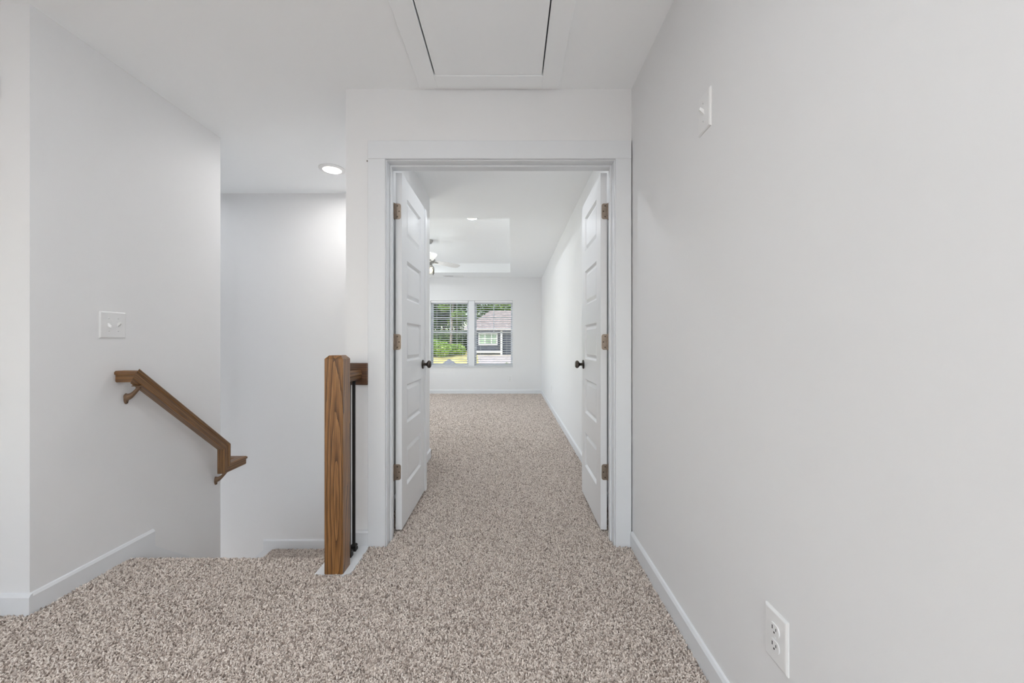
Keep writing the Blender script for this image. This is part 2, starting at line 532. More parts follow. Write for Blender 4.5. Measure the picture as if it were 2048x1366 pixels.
# ------------------------------------------------------------------ carpet (tufted pile)
def carpet_surface():
    bm = bmesh.new()
    zb = -0.010
    def rect(x0, x1, y0, y1, z=zb):
        bm.faces.new([bm.verts.new(p) for p in ((x0, y0, z), (x1, y0, z), (x1, y1, z), (x0, y1, z))])
    rect(-4.4, XL, 0.6, YL0 - 0.014)
    rect(XL + 0.014, -0.918, 0.6, YNOSE - 0.03)
    rect(XL, XL + 0.014, 0.6, YL0 - 0.014)
    rect(-0.918, -0.749, 0.6, 1.862)
    rect(-0.749, XR - 0.014, 0.6, YD - 0.02)
    rect(-0.655, JX1 - 0.008, YD - 0.02, YD2)
    rect(XP + 0.014, XR - 0.014, YD2, YBN)
    rect(-1.95, XR - 0.014, YBN, YBF - 0.014)
    # rounded stair nosing
    prev = None
    R = 0.03
    for i in range(7):
        a = math.pi / 2 * i / 6
        p = (YNOSE - R + R * math.sin(a), zb - R + R * math.cos(a))
        cur = [bm.verts.new((XL + 0.014, p[0], p[1])), bm.verts.new((-0.918, p[0], p[1]))]
        if prev: bm.faces.new((prev[0], prev[1], cur[1], cur[0]))
        prev = cur
    cur = [bm.verts.new((XL + 0.014, YNOSE, -0.2)), bm.verts.new((-0.918, YNOSE, -0.2))]
    bm.faces.new((prev[0], prev[1], cur[1], cur[0]))
    # landing and its nosing
    zl = ZLAND - 0.010
    rect(-2.14, XS - 0.002, 2.80, YSB - 0.014, zl)
    prev = None
    for i in range(7):
        a = math.pi / 2 * i / 6
        p = (-2.14 - R * math.sin(a), zl - R + R * math.cos(a))
        cur = [bm.verts.new((p[0], 2.80, p[1])), bm.verts.new((p[0], YSB - 0.014, p[1]))]
        if prev: bm.faces.new((prev[0], cur[0], cur[1], prev[1]))
        prev = cur
    return bm
bm = carpet_surface()
me = bpy.data.meshes.new('carpet')
for f in bm.faces:
    f.normal_update()
    if f.normal.z < -0.01 or (abs(f.normal.z) <= 0.01 and (f.normal.y < -0.5 or f.normal.x > 0.5)):
        f.normal_flip()
bm.to_mesh(me); bm.free()
carpet = obj_from_me('carpet', me, M_CARPET)
tag(carpet, 'beige and taupe twisted pile carpet covering the floor', 'carpet', kind='stuff')

def tuft_nodes():
    ng = bpy.data.node_groups.new('tufts', 'GeometryNodeTree')
    ng.interface.new_socket('Geometry', in_out='INPUT', socket_type='NodeSocketGeometry')
    ng.interface.new_socket('Geometry', in_out='OUTPUT', socket_type='NodeSocketGeometry')
    N = ng.nodes.new
    gi, go = N('NodeGroupInput'), N('NodeGroupOutput')
    dist = N('GeometryNodeDistributePointsOnFaces')
    dist.distribute_method = 'RANDOM'
    pos = N('GeometryNodeInputPosition'); sx = N('ShaderNodeSeparateXYZ')
    ng.links.new(pos.outputs[0], sx.inputs[0])
    mr = N('ShaderNodeMapRange')
    for k, v in zip((1, 2, 3, 4), (2.2, 5.0, 32000.0, 9000.0)): mr.inputs[k].default_value = v
    ng.links.new(sx.outputs['Y'], mr.inputs[0])
    ng.links.new(mr.outputs[0], dist.inputs['Density'])
    mr2 = N('ShaderNodeMapRange')
    for k, v in zip((1, 2, 3, 4), (2.2, 5.0, 1.0, 1.75)): mr2.inputs[k].default_value = v
    ng.links.new(sx.outputs['Y'], mr2.inputs[0])
    dist.inputs['Seed'].default_value = 3
    ng.links.new(gi.outputs[0], dist.inputs['Mesh'])
    bez = N('GeometryNodeCurveQuadraticBezier')
    bez.inputs['Resolution'].default_value = 3
    bez.inputs['Start'].default_value = (0, 0, -0.002)
    bez.inputs['Middle'].default_value = (0.0005, 0.001, 0.0085)
    bez.inputs['End'].default_value = (0.0085, 0.002, 0.0105)
    circ = N('GeometryNodeCurvePrimitiveCircle')
    circ.inputs['Resolution'].default_value = 6
    circ.inputs['Radius'].default_value = 0.0027
    c2m = N('GeometryNodeCurveToMesh')
    c2m.inputs['Fill Caps'].default_value = True
    ng.links.new(bez.outputs[0], c2m.inputs['Curve'])
    ng.links.new(circ.outputs[0], c2m.inputs['Profile Curve'])
    sm = N('GeometryNodeSetShadeSmooth')
    ng.links.new(c2m.outputs[0], sm.inputs[0])
    mt = N('GeometryNodeSetMaterial')
    mt.inputs['Material'].default_value = M_TUFT
    ng.links.new(sm.outputs[0], mt.inputs[0])
    inst = N('GeometryNodeInstanceOnPoints')
    ng.links.new(dist.outputs['Points'], inst.inputs['Points'])
    ng.links.new(mt.outputs[0], inst.inputs['Instance'])
    ng.links.new(dist.outputs['Rotation'], inst.inputs['Rotation'])
    rs = N('FunctionNodeRandomValue'); rs.data_type = 'FLOAT_VECTOR'
    rs.inputs[0].default_value = (0.62, 0.62, 0.6)
    rs.inputs[1].default_value = (1.05, 1.05, 1.1)
    vm = N('ShaderNodeVectorMath'); vm.operation = 'MULTIPLY'
    cx_ = N('ShaderNodeCombineXYZ')
    ng.links.new(mr2.outputs[0], cx_.inputs[0]); ng.links.new(mr2.outputs[0], cx_.inputs[1]); cx_.inputs[2].default_value = 1.0
    ng.links.new(rs.outputs[0], vm.inputs[0]); ng.links.new(cx_.outputs[0], vm.inputs[1])
    ng.links.new(vm.outputs[0], inst.inputs['Scale'])
    rot = N('GeometryNodeRotateInstances')
    rr = N('FunctionNodeRandomValue'); rr.data_type = 'FLOAT_VECTOR'
    rr.inputs[0].default_value = (-0.4, -0.45, 0.0)
    rr.inputs[1].default_value = (0.4, 0.35, 6.2832)
    rr.inputs['Seed'].default_value = 11
    ng.links.new(inst.outputs[0], rot.inputs['Instances'])
    ng.links.new(rr.outputs[0], rot.inputs['Rotation'])
    j = N('GeometryNodeJoinGeometry')
    ng.links.new(gi.outputs[0], j.inputs[0])
    ng.links.new(rot.outputs[0], j.inputs[0])
    ng.links.new(j.outputs[0], go.inputs[0])
    return ng
md = carpet.modifiers.new('tufts', 'NODES')
md.node_group = tuft_nodes()

# ------------------------------------------------------------------ door casing and jambs
casing = empty('trim_3', (-0.056, YD, 0), label='white casing and jambs around the double doors', cat='trim', kind='structure')
def cas(name, x0, x1, y0, y1, z0, z1, bevel=0.002):
    L = casing.location
    return box(name, x0 - L.x, x1 - L.x, y0 - L.y, y1 - L.y, z0, z1, M_TRIM, casing, bevel)
CY0 = YD - 0.017
cas('side_casing', -0.7605, JX0 - 0.005, CY0, YD, -0.012, JZ + 0.005)
cas('side_casing', JX1 + 0.005, XR - 0.0055, CY0, YD, -0.012, JZ + 0.005)
cas('head_casing', -0.7605, XR - 0.0055, CY0 - 0.001, YD, JZ + 0.005, JZ + 0.1005)
cas('jamb', JX0 - 0.019, JX0, YD, YD2, -0.012, JZ + 0.019, 0.001)
cas('jamb', JX1, JX1 + 0.019, YD, YD2, -0.012, JZ + 0.019, 0.001)
cas('head_jamb', JX0, JX1, YD, YD2, JZ, JZ + 0.019, 0.001)
cas('door_stop', JX0, JX0 + 0.010, YD2 - 0.075, YD2 - 0.039, -0.010, JZ, 0.002)
cas('door_stop', JX1 - 0.010, JX1, YD2 - 0.075, YD2 - 0.039, -0.010, JZ, 0.002)
cas('door_stop', JX0 + 0.010, JX1 - 0.010, YD2 - 0.075, YD2 - 0.039, JZ - 0.011, JZ, 0.002)
cas('ball_catch', -0.03, 0.0, YD2 - 0.036, YD2 - 0.012, JZ - 0.002, JZ, 0.0008)
# bedroom side casing
cas('side_casing', -0.7605, JX0 - 0.005, YD2, YD2 + 0.017, -0.012, JZ + 0.005)
cas('side_casing', JX1 + 0.005, XR - 0.004, YD2, YD2 + 0.017, -0.012, JZ + 0.005)
cas('head_casing', -0.7605, XR - 0.004, YD2, YD2 + 0.018, JZ + 0.005, JZ + 0.10)

# ------------------------------------------------------------------ doors
DW, DT, DZ0, DZ1 = 0.602, 0.035, 0.014, 2.046
PAN_TOP = [1.937, 1.568, 1.199, 0.830, 0.461]
PAN_H = 0.232
PY0, PY1 = 0.112, DW - 0.118

def door_slab_bm():
    # local: X thickness 0..DT, Y width 0..DW, Z height
    zs = [DZ0]
    for t in reversed(PAN_TOP): zs += [t - PAN_H, t]
    zs.append(DZ1)
    bm = bm_grid_solid([0, PY0, PY1, DW], zs, lambda i, j: not (i == 1 and j % 2 == 1), 0, DT, 0)
    return bm

def panel_bm(z0, z1):
    """raised panel: sloping sticking, narrow flat, then a raised field, on both faces"""
    bm = bmesh.new()
    steps = [(0.0, 0.0), (0.011, 0.0125), (0.016, 0.0125), (0.034, 0.0045), (0.037, 0.0040)]
    for side in (0, 1):
        prev = None
        for ins, dep in steps:
            x = dep if side == 0 else DT - dep
            cur = [bm.verts.new(p) for p in ((x, PY0 + ins, z0 + ins), (x, PY1 - ins, z0 + ins), (x, PY1 - ins, z1 - ins), (x, PY0 + ins, z1 - ins))]
            if prev:
                for k in range(4):
                    bm.faces.new((prev[k], prev[(k + 1) % 4], cur[(k + 1) % 4], cur[k]))
            else:
                first = cur
            prev = cur
        bm.faces.new(prev)
        if side == 0: rim0 = first
        else:
            for k in range(4):
                bm.faces.new((rim0[k], rim0[(k + 1) % 4], first[(k + 1) % 4], first[k]))
    return bm

KNOB_PROF = [(0.0, 0.0), (0.031, 0.0), (0.032, 0.003), (0.029, 0.008), (0.020, 0.0095)]
KNOB_BALL = [(0.010, 0.008), (0.0095, 0.020), (0.011, 0.028), (0.018, 0.033), (0.0255, 0.039), (0.0275, 0.046), (0.0255, 0.053), (0.019, 0.0585), (0.008, 0.0605), (0.0, 0.0608)]

def leaf_pts(w, h, r, flip):
    """hinge leaf outline: rounded corners on the free side"""
    pts = [(0, -h / 2), (0, h / 2)]
    out = [(0, -h / 2)]
    for k in range(5):
        a = -math.pi / 2 + math.pi / 2 * k / 4
        out.append((w - r + r * math.cos(a), -h / 2 + r + r * math.sin(a)))
    for k in range(5):
        a = math.pi / 2 * k / 4
        out.append((w - r + r * math.cos(a), h / 2 - r + r * math.sin(a)))
    out.append((0, h / 2))
    return [(-x, y) for x, y in out] if flip else out

def build_door(name, xface0, hinge_sign, label):
    """xface0: world X of the slab's lower-X face. hinge_sign -1: hinged on the left jamb, +1: right jamb"""
    d = empty(name, (xface0, YD2 + 0.018, 0.0), label=label, cat='door', kind='structure')
    s = obj_from_bm('slab', door_slab_bm(), M_DOOR, d)
    for t in PAN_TOP:
        obj_from_bm('panel', panel_bm(t - PAN_H, t), M_DOOR, s)
    # hinges: on the slab edge facing the hall
    for hz in (1.827, 1.083, 0.342):
        bx = -0.006 if hinge_sign < 0 else DT + 0.006      # barrel axis
        h = empty('hinge', (bx, -0.002, hz)); h.parent = d
        pts = leaf_pts(0.036, 0.089, 0.012, hinge_sign > 0)
        obj_from_bm('leaf', bm_prism(pts, -0.0015, 0.0005, 1), M_HINGE, h)
        bmj = bm_prism([(-0.004, -0.0445), (-0.0345, -0.0445), (-0.0345, 0.0445), (-0.004, 0.0445)], -0.0010, 0.0010, 0)
        jl = obj_from_bm('leaf', bmj, M_HINGE, h)
        bm = bmesh.new()
        for k in range(5):
            z0 = -0.0445 + k * 0.0178
            bm_lathe([(0.0045, z0 + 0.0006), (0.0055, z0 + 0.0012), (0.0055, z0 + 0.0166), (0.0045, z0 + 0.0172)], 12, 2, bm)
        bm_lathe([(0.003, -0.047), (0.003, 0.047)], 10, 2, bm)
        smooth_by_angle(obj_from_bm('barrel', bm, M_HINGE, h))
        for zz, xx in ((0.031, 0.016), (0.0, 0.026), (-0.031, 0.016)):
            xs = xx if hinge_sign < 0 else -xx
            sw = obj_from_bm('screw', bm_lathe([(0.0035, -0.0022), (0.0042, -0.0012), (0.0042, 0.0)], 12, 1), M_SCREW, h)
            sw.location = (xs, -0.0004, zz)
    # knobs on both faces
    kz, ky = 0.926, DW - 0.068
    for side in (0, 1):
        k = empty('knob', (0 if side == 0 else DT, ky, kz)); k.parent = d
        sg = -1 if side == 0 else 1
        smooth_by_angle(obj_from_bm('rose', bm_lathe([(r, sg * h) for r, h in KNOB_PROF], 28, 0), M_BRONZE, k))
        smooth_by_angle(obj_from_bm('ball', bm_lathe([(r, sg * h) for r, h in KNOB_BALL], 28, 0), M_BRONZE, k), 60)
    box('latch_plate', 0.005, DT - 0.005, DW, DW + 0.0012, kz - 0.028, kz + 0.028, M_BRONZE, d)
    return d
d1 = build_door('door_1', -0.657, -1, 'left leaf of the double doors, open, with astragal strip')
box('astragal', DT - 0.004, DT + 0.011, DW - 0.012, DW + 0.026, DZ0, DZ1 - 0.01, M_DOOR, d1, 0.002)
d2 = build_door('door_2', 0.511, 1, 'right leaf of the double doors, open against the right wall')

# ------------------------------------------------------------------ attic hatch
hatch = empty('attic_hatch', (-0.1135, 1.3, ZC), label='white attic access panel with flat frame in the ceiling', cat='hatch')
def hp(name, x0, x1, y0, y1, z0, z1, bev=0.0015):
    L = hatch.location
    return box(name, x0 - L.x, x1 - L.x, y0 - L.y, y1 - L.y, z0 - L.z, z1 - L.z, M_HATCH, hatch, bev)
hp('panel', HX0 + 0.011, HX1 - 0.011, HY0 + 0.008, HY1 - 0.007, ZC - 0.013, ZC + 0.004)
FW = 0.088
hp('frame_board', HX0 - FW, HX0 + 0.005, HY0 - FW, HY1 + FW, ZC - 0.018, ZC)
hp('frame_board', HX1 - 0.005, HX1 + FW, HY0 - FW, HY1 + FW, ZC - 0.018, ZC)
hp('frame_board', HX0 + 0.005, HX1 - 0.005, HY1 - 0.004, HY1 + FW, ZC - 0.018, ZC)
hp('frame_board', HX0 + 0.005, HX1 - 0.005, HY0 - FW, HY0 + 0.003, ZC - 0.018, ZC)

# ------------------------------------------------------------------ newel post, guard rail, balusters
post = empty('newel_post', (-0.827, 1.907, 0.0), label='square stained oak newel post at the top of the stairs', cat='post')
PW = 0.0435
bm = bmesh.new()
loops = []
for hw, z in ((PW, 0.0), (PW, 1.003), (PW - 0.016, 1.020)):
    loops.append([bm.verts.new((sx * hw, sy * hw, z)) for sx, sy in ((-1, -1), (1, -1), (1, 1), (-1, 1))])
for a, b in zip(loops, loops[1:]):
    for k in range(4): bm.faces.new((a[k], a[(k + 1) % 4], b[(k + 1) % 4], b[k]))
bm.faces.new(loops[0][::-1]); bm.faces.new(loops[-1])
bmesh.ops.bevel(bm, geom=[e for e in bm.edges if abs(e.verts[0].co.z - e.verts[1].co.z) > 0.5], offset=0.003, segments=2, affect='EDGES')
obj_from_bm('shaft', bm, M_POST, post)

bm = bm_prism([(-0.917, 1.866), (-0.775, 1.866), (-0.757, 1.873), (-0.750, 1.89), (-0.750, YD - 0.014), (-0.917, YD - 0.014)], -0.012, 0.0, 2)
cap = obj_from_bm('trim_4', bm, M_TRIM)
struct(cap, 'white painted cap board under the newel post', 'trim')

rail = empty('guard_rail', (-0.822, 1.95, 0.0), label='short oak guard rail from newel post to the wall', cat='railing')
rp = [(-0.030, 0.895), (-0.024, 0.886), (0.024, 0.886), (0.030, 0.895), (0.026, 0.905), (0.033, 0.913), (0.033, 0.926), (0.026, 0.936), (-0.026, 0.936), (-0.033, 0.926), (-0.033, 0.913), (-0.026, 0.905)]
gr = obj_from_bm('rail', bm_prism([(-p[0], p[1] - 0.91) for p in rp], 0.001, YD - 0.021 - 1.95, 0), M_RAIL, rail)
gr.location = (0, 0, 0.91)
gr.rotation_euler = (0, 0, math.radians(90))
rb = bm_box(-0.062, 0.062, -0.020, 0.0, -0.058, 0.058, 0.004, 2)
ro = obj_from_bm('wall_block', rb, M_ROSETTE, rail)
ro.location = (0, YD - 1.95, 0.913)
for by in (2.022, 2.082):
    b = empty('iron_baluster', (-0.818, by, 0.0), label=('black iron baluster closest to the newel post' if by < 2.05 else 'black iron baluster closest to the wall'), cat='baluster', group='iron balusters under the guard rail')
    h = 0.0066
    box('bar', -h, h, -h, h, 0.0, 0.886, M_IRON, b, 0.001)
    bm = bmesh.new()
    lo = []
    for hw, z in ((0.0155, 0.0), (0.0155, 0.012), (0.013, 0.016), (0.0145, 0.021), (0.0145, 0.026), (0.010, 0.032), (0.0075, 0.034)):
        lo.append([bm.verts.new((sx * hw, sy * hw, z)) for sx, sy in ((-1, -1), (1, -1), (1, 1), (-1, 1))])
    for a, c in zip(lo, lo[1:]):
        for k in range(4): bm.faces.new((a[k], a[(k + 1) % 4], c[(k + 1) % 4], c[k]))
    bm.faces.new(lo[0][::-1]); bm.faces.new(lo[-1])
    obj_from_bm('shoe', bm, M_IRON, b)

# ------------------------------------------------------------------ wall handrail
hr = empty('handrail', (-1.82, 1.955, 0.92), label='stained oak handrail on the left wall following the stairs', cat='handrail')
XRL = -1.851
P = [Vector(p) for p in ((XL, 1.97, 0.917), (XRL, 1.97, 0.917), (XRL, 2.580, 0.411), (XRL, 2.580, 0.272), (XRL, 2.735, 0.272), (-2.06, 2.735, 0.272), (-3.3, 2.735, 0.275 - 0.79 * 1.24))]
SEG_UP = [Vector((0, 0, 1)), None, None, None, Vector((0, 0, 1)), None]
SEG_LAT = [Vector((0, -1, 0)), Vector((1, 0, 0)), Vector((1, 0, 0)), Vector((1, 0, 0)), Vector((0, 1, 0)), Vector((0, 1, 0))]
# profile in (lateral, up)
HPRO = [(-0.021, -0.030), (0.021, -0.030), (0.024, -0.025), (0.024, 0.004), (0.030, 0.009), (0.030, 0.019), (0.023, 0.0255), (-0.023, 0.0255), (-0.030, 0.019), (-0.030, 0.009), (-0.024, 0.004), (-0.024, -0.025)]
SEG_NAME = ['wall_return', 'sloping_rail', 'drop', 'level_rail', 'level_rail', 'sloping_rail']
for i in range(len(P) - 1):
    a, b = P[i], P[i + 1]
    d = (b - a).normalized()
    lat = SEG_LAT[i]
    up = lat.cross(d).normalized()
    if i == 0: lat, up = Vector((0, -1, 0)), Vector((0, 0, 1))
    def endloop(pt, nrm):
        out = []
        for u, v in HPRO:
            q = pt + lat * u + up * v
            t = (pt - q).dot(nrm) / d.dot(nrm)
            out.append(q + d * t)
        return out
    n0 = d if i == 0 else ((b - a).normalized() + (a - P[i - 1]).normalized()).normalized()
    n1 = d if i == len(P) - 2 else ((b - a).normalized() + (P[i + 2] - b).normalized()).normalized()
    mid = (a + b) / 2
    R3 = Matrix((d, lat, up)).transposed()      # local x along the segment
    inv = R3.transposed()
    bm = bmesh.new()
    A = [bm.verts.new(inv @ (q - mid)) for q in endloop(a, n0)]
    B = [bm.verts.new(inv @ (q - mid)) for q in endloop(b, n1)]
    n = len(A)
    for k in range(n): bm.faces.new((A[k], A[(k + 1) % n], B[(k + 1) % n], B[k]))
    bm.faces.new(A[::-1]); bm.faces.new(B)
    o = obj_from_bm(SEG_NAME[i], bm, M_RAIL, hr)
    if R3.determinant() < 0:
        R3 = Matrix((d, -lat, up)).transposed()
        for v in o.data.vertices: v.co.y = -v.co.y
        o.data.flip_normals()
    o.location = mid - hr.location
    o.rotation_euler = R3.to_euler()

def bracket(y, zr, zw):
    """wall bracket: oval plate on the wall, curved arm and saddle under the rail"""
    b = empty('bracket', Vector((XL, y, zw)) - hr.location); b.parent = hr
    dx, dz = XRL - XL, zr - zw
    bm = bmesh.new()
    ring0 = []; ring1 = []; ring2 = []
    for k in range(20):
        a = 2 * math.pi * k / 20
        ring0.append(bm.verts.new((0.0, 0.011 * math.cos(a), 0.027 * math.sin(a) - 0.012)))
        ring1.append(bm.verts.new((0.005, 0.011 * math.cos(a), 0.027 * math.sin(a) - 0.012)))
        ring2.append(bm.verts.new((0.009, 0.008 * math.cos(a), 0.022 * math.sin(a) - 0.012)))
    for A, B in ((ring0, ring1), (ring1, ring2)):
        for k in range(20): bm.faces.new((A[k], A[(k + 1) % 20], B[(k + 1) % 20], B[k]))
    bm.faces.new(ring0[::-1]); bm.faces.new(ring2)
    smooth_by_angle(obj_from_bm('wall_plate', bm, M_BRACKET, b))
    pts = []
    for k in range(9):
        t = k / 8
        pts.append((0.006 + (dx - 0.012) * t ** 0.9, 0, -0.004 + (dz - 0.002) * (t ** 1.5)))
    pts.append((dx, 0, dz))
    bm = bm_tube(pts, [0.018, 0.016, 0.014, 0.012, 0.0105, 0.0095, 0.009, 0.009, 0.009, 0.009], 12)
    smooth_by_angle(obj_from_bm('arm', bm, M_BRACKET, b), 60)
    sd = box('saddle', dx - 0.022, dx + 0.022, -0.026, 0.026, dz - 0.001, dz + 0.004, M_BRACKET, b, 0.0015)
    if zr > 0.6:
        sd.rotation_euler = (0, 0, 0)
    for zz in (-0.032,):
        sw = obj_from_bm('screw', bm_lathe([(0.004, 0.006), (0.0045, 0.009), (0.003, 0.0105)], 10, 0), M_SCREW, b)
        sw.location = (0, 0, zz)
    return b
bracket(1.998, 0.864, 0.812)
bracket(2.605, 0.243, 0.192)

# ------------------------------------------------------------------ switch plates and outlets
def plate_bm(w, h, t=0.006, r=0.004):
    """wall plate in local X (width) Z (height), sticking out to -Y"""
    bm = bmesh.new()
    lo = []
    for ins, dep in ((0, 0), (0, 0.0025), (0.0035, 0.0052), (0.006, t)):
        hw, hh = w / 2 - ins, h / 2 - ins
        lo.append([bm.verts.new(p) for p in ((-hw, -dep, -hh), (hw, -dep, -hh), (hw, -dep, hh), (-hw, -dep, hh))])
    for a, c in zip(lo, lo[1:]):
        for k in range(4): bm.faces.new((a[k], a[(k + 1) % 4], c[(k + 1) % 4], c[k]))
    bm.faces.new(lo[0][::-1]); bm.faces.new(lo[-1])
    return bm

def switch(name, loc, rotz, ups, label):
    t = empty(name, loc, rotz, label, 'light switch')
    n = len(ups)
    obj_from_bm('plate', plate_bm(0.0815 + 0.046 * (n - 1), 0.127), M_PLASTIC, t)
    for i, up in enumerate(ups):
        x = (i - (n - 1) / 2) * 0.046
        box('toggle_slot', x - 0.0055, x + 0.0055, -0.0062, -0.004, -0.0125, 0.0125, M_PLASTIC, t)
        sg = 1 if up else -1
        bm = bmesh.new()
        A = [bm.verts.new(p) for p in ((-0.0045, -0.006, -0.008), (0.0045, -0.006, -0.008), (0.0045, -0.006, 0.008), (-0.0045, -0.006, 0.008))]
        B = [bm.verts.new(p) for p in ((-0.0035, -0.021, sg * 0.0115 - 0.0045), (0.0035, -0.021, sg * 0.0115 - 0.0045), (0.0035, -0.019, sg * 0.0115 + 0.0045), (-0.0035, -0.019, sg * 0.0115 + 0.0045))]
        for k in range(4): bm.faces.new((A[k], A[(k + 1) % 4], B[(k + 1) % 4], B[k]))
        bm.faces.new(A[::-1]); bm.faces.new(B)
        tg = obj_from_bm('toggle', bm, M_PLASTIC, t)
        tg.location.x = x
        for zz in (0.030, -0.030):
            s = obj_from_bm('screw', bm_lathe([(0.003, -0.0075), (0.0034, -0.0066), (0.0034, -0.004)], 12, 1), M_PLASTIC, t)
            s.location = (x, 0, zz)
            g = box('screw_slot', -0.003, 0.003, -0.0078, -0.0070, -0.0005, 0.0005, M_SLOT, s)
    return t

def outlet(name, loc, rotz, label, detail=True):
    t = empty(name, loc, rotz, label, 'outlet')
    obj_from_bm('plate', plate_bm(0.0815, 0.127), M_PLASTIC, t)
    for zc in (0.0195, -0.0195):
        pts = []
        for k in range(24):
            a = 2 * math.pi * k / 24
            pts.append((0.0175 * math.cos(a), max(-0.0138, min(0.0138, 0.0175 * math.sin(a)))))
        f = obj_from_bm('receptacle', bm_prism(pts, -0.0084, -0.004, 1), M_PLASTIC, t)
        f.location.z = zc
        box('slot', -0.0080, -0.0055, -0.0088, -0.0080, -0.001, 0.008, M_SLOT, f)
        box('slot', 0.0055, 0.0077, -0.0088, -0.0080, 0.0, 0.007, M_SLOT, f)
        g = obj_from_bm('ground_hole', bm_lathe([(0.0025, -0.0088), (0.0025, -0.0080)], 10, 1), M_SLOT, f)
        g.location.z = -0.0065
    obj_from_bm('screw', bm_lathe([(0.003, -0.0075), (0.0034, -0.0066), (0.0034, -0.004)], 12, 1), M_PLASTIC, t)
    return t
R90 = math.pi / 2
switch('light_switch', (XL, 1.931, 1.165), R90, (False, True), 'white two-toggle light switch above the handrail')
switch('light_switch', (XR, 1.328, 1.845), -R90, (True,), 'white single toggle switch high on the right wall')
outlet('wall_outlet', (XR, 0.968, 0.367), -R90, 'white duplex outlet low on the right hall wall')
outlet('wall_outlet', (-0.02, YBF, 0.318), 0, 'white outlet under the bedroom window')
outlet('wall_outlet', (XR, 6.37, 0.345), -R90, 'white outlet on the far right bedroom wall')
ch = empty('door_chime', (-2.135, YL0, 2.10), label='white door chime box at the left edge of the wall', cat='chime')
obj_from_bm('cover', bm_box(-0.095, 0.095, -0.045, 0.0, -0.047, 0.047, 0.006, 3), M_PLASTIC, ch)
for k in range(5):
    box('vent_slot', -0.06, 0.06, -0.0456, -0.044, -0.028 + k * 0.014 - 0.0015, -0.028 + k * 0.014 + 0.0015, M_SLOT, ch)

# ------------------------------------------------------------------ recessed lights
def downlight(loc, r, power, label, col=LAMP_COL, group=None):
    t = empty('recessed_light', loc, 0, label, 'ceiling light', group)
    bm = bmesh.new()
    n = 40
    prof = [(r, 0.0), (r, -0.004), (r - 0.006, -0.006), (r * 0.70, -0.009), (r * 0.62, -0.003), (r * 0.62, 0.0)]
    rings = [[bm.verts.new((a * math.cos(2 * math.pi * k / n), a * math.sin(2 * math.pi * k / n), h)) for k in range(n)] for a, h in prof]
    for A, B in zip(rings, rings[1:] + rings[:1]):
        for k in range(n): bm.faces.new((A[k], A[(k + 1) % n], B[(k + 1) % n], B[k]))
    smooth_by_angle(obj_from_bm('trim_ring', bm, M_PLASTIC, t))
    obj_from_bm('lens', bm_lathe([(r * 0.62, -0.0035), (r * 0.62, -0.001)], n, 2), M_LENS, t)
    ld = bpy.data.lights.new('lamp', 'AREA')
    ld.shape = 'DISK'; ld.size = r * 1.15; ld.energy = power; ld.color = col
    lo = bpy.data.objects.new('lamp', ld)
    C.objects.link(lo); lo.parent = t; lo.location = (0, 0, -0.0045)
    return t
downlight((-1.40, 3.13, ZC), 0.098, LAMP_STAIR, 'round recessed light over the stair landing', col=(1.0, 0.985, 0.965))
downlight((-0.48, 4.93, ZTRAY), 0.085, LAMP_BED, 'round recessed light in the bedroom tray ceiling')
downlight((-1.95, 5.02, ZTRAY), 0.085, LAMP_BED, 'added fill lamp on the left of the bedroom tray')  # unseen tray lamps on the left, added to brighten the bedroom
downlight((-1.95, 7.15, ZTRAY), 0.085, LAMP_BED, 'added fill lamp in the far left bedroom tray corner')
downlight((-3.1, 3.13, ZC), 0.098, FILL_LOWER, 'added fill lamp over the lower flight of stairs')  # unseen lamp added to lift the stairwell back wall
downlight((-0.05, 2.72, ZC), 0.085, FILL_ENTRY, 'added fill lamp over the bedroom entry, hidden above the doors')  # added out of sight to brighten the entry and door faces
def fill_globe(x, y, drop, power, label):  # pendants added as fill light for hall and stairwell
    t = empty('fill_globe_light', (x, y, ZC), 0, label, 'ceiling light', 'globe pendants added as fill')
    smooth_by_angle(obj_from_bm('canopy', bm_lathe([(0.0, -0.03), (0.05, -0.028), (0.062, -0.012), (0.062, 0.0)], 32, 2), M_NICKEL, t))
    smooth_by_angle(obj_from_bm('stem', bm_lathe([(0.008, -drop + 0.12), (0.008, -0.02)], 12, 2), M_NICKEL, t))
    smooth_by_angle(obj_from_bm('cap', bm_lathe([(0.05, -drop + 0.105), (0.045, -drop + 0.125), (0.012, -drop + 0.14)], 24, 2), M_NICKEL, t))
    prof = [(0.125 * math.cos(a), -drop + 0.125 * math.sin(a)) for a in [math.radians(-90 + 10 * k) for k in range(16)]]
    prof[0] = (0.0, prof[0][1])
    smooth_by_angle(obj_from_bm('globe', bm_lathe(prof, 32, 2), M_SHADE, t), 80)
    ld = bpy.data.lights.new('lamp', 'POINT'); ld.energy = power; ld.color = LAMP_COL; ld.shadow_soft_size = 0.09
    lo = bpy.data.objects.new('lamp', ld); C.objects.link(lo); lo.parent = t; lo.location = (0, 0, -drop)
for x, y, f, lb in ((-0.75, 0.25, 0.9, 'added fill lamp in the hall ceiling right behind the viewer'), (-0.2, -2.0, 0.7, 'added fill lamp at the rear end of the hall ceiling'), (-2.9, -0.7, 0.45, 'added fill lamp in the left part of the hall ceiling')):  # out-of-view downlights added to brighten the hall
    downlight((x, y, ZC), 0.085, FILL_HALL * f, lb)
fill_globe(0.2, -1.2, 1.0, FILL_GLOBE, 'added globe fill light hanging behind the viewer')
fill_globe(-2.9, -2.2, 1.0, FILL_GLOBE_B, 'added globe fill light at the left end of the hall')
fill_globe(-4.0, 3.15, 3.2, FILL_GLOBE_F, 'added globe fill light hanging low over the bottom of the stairs')

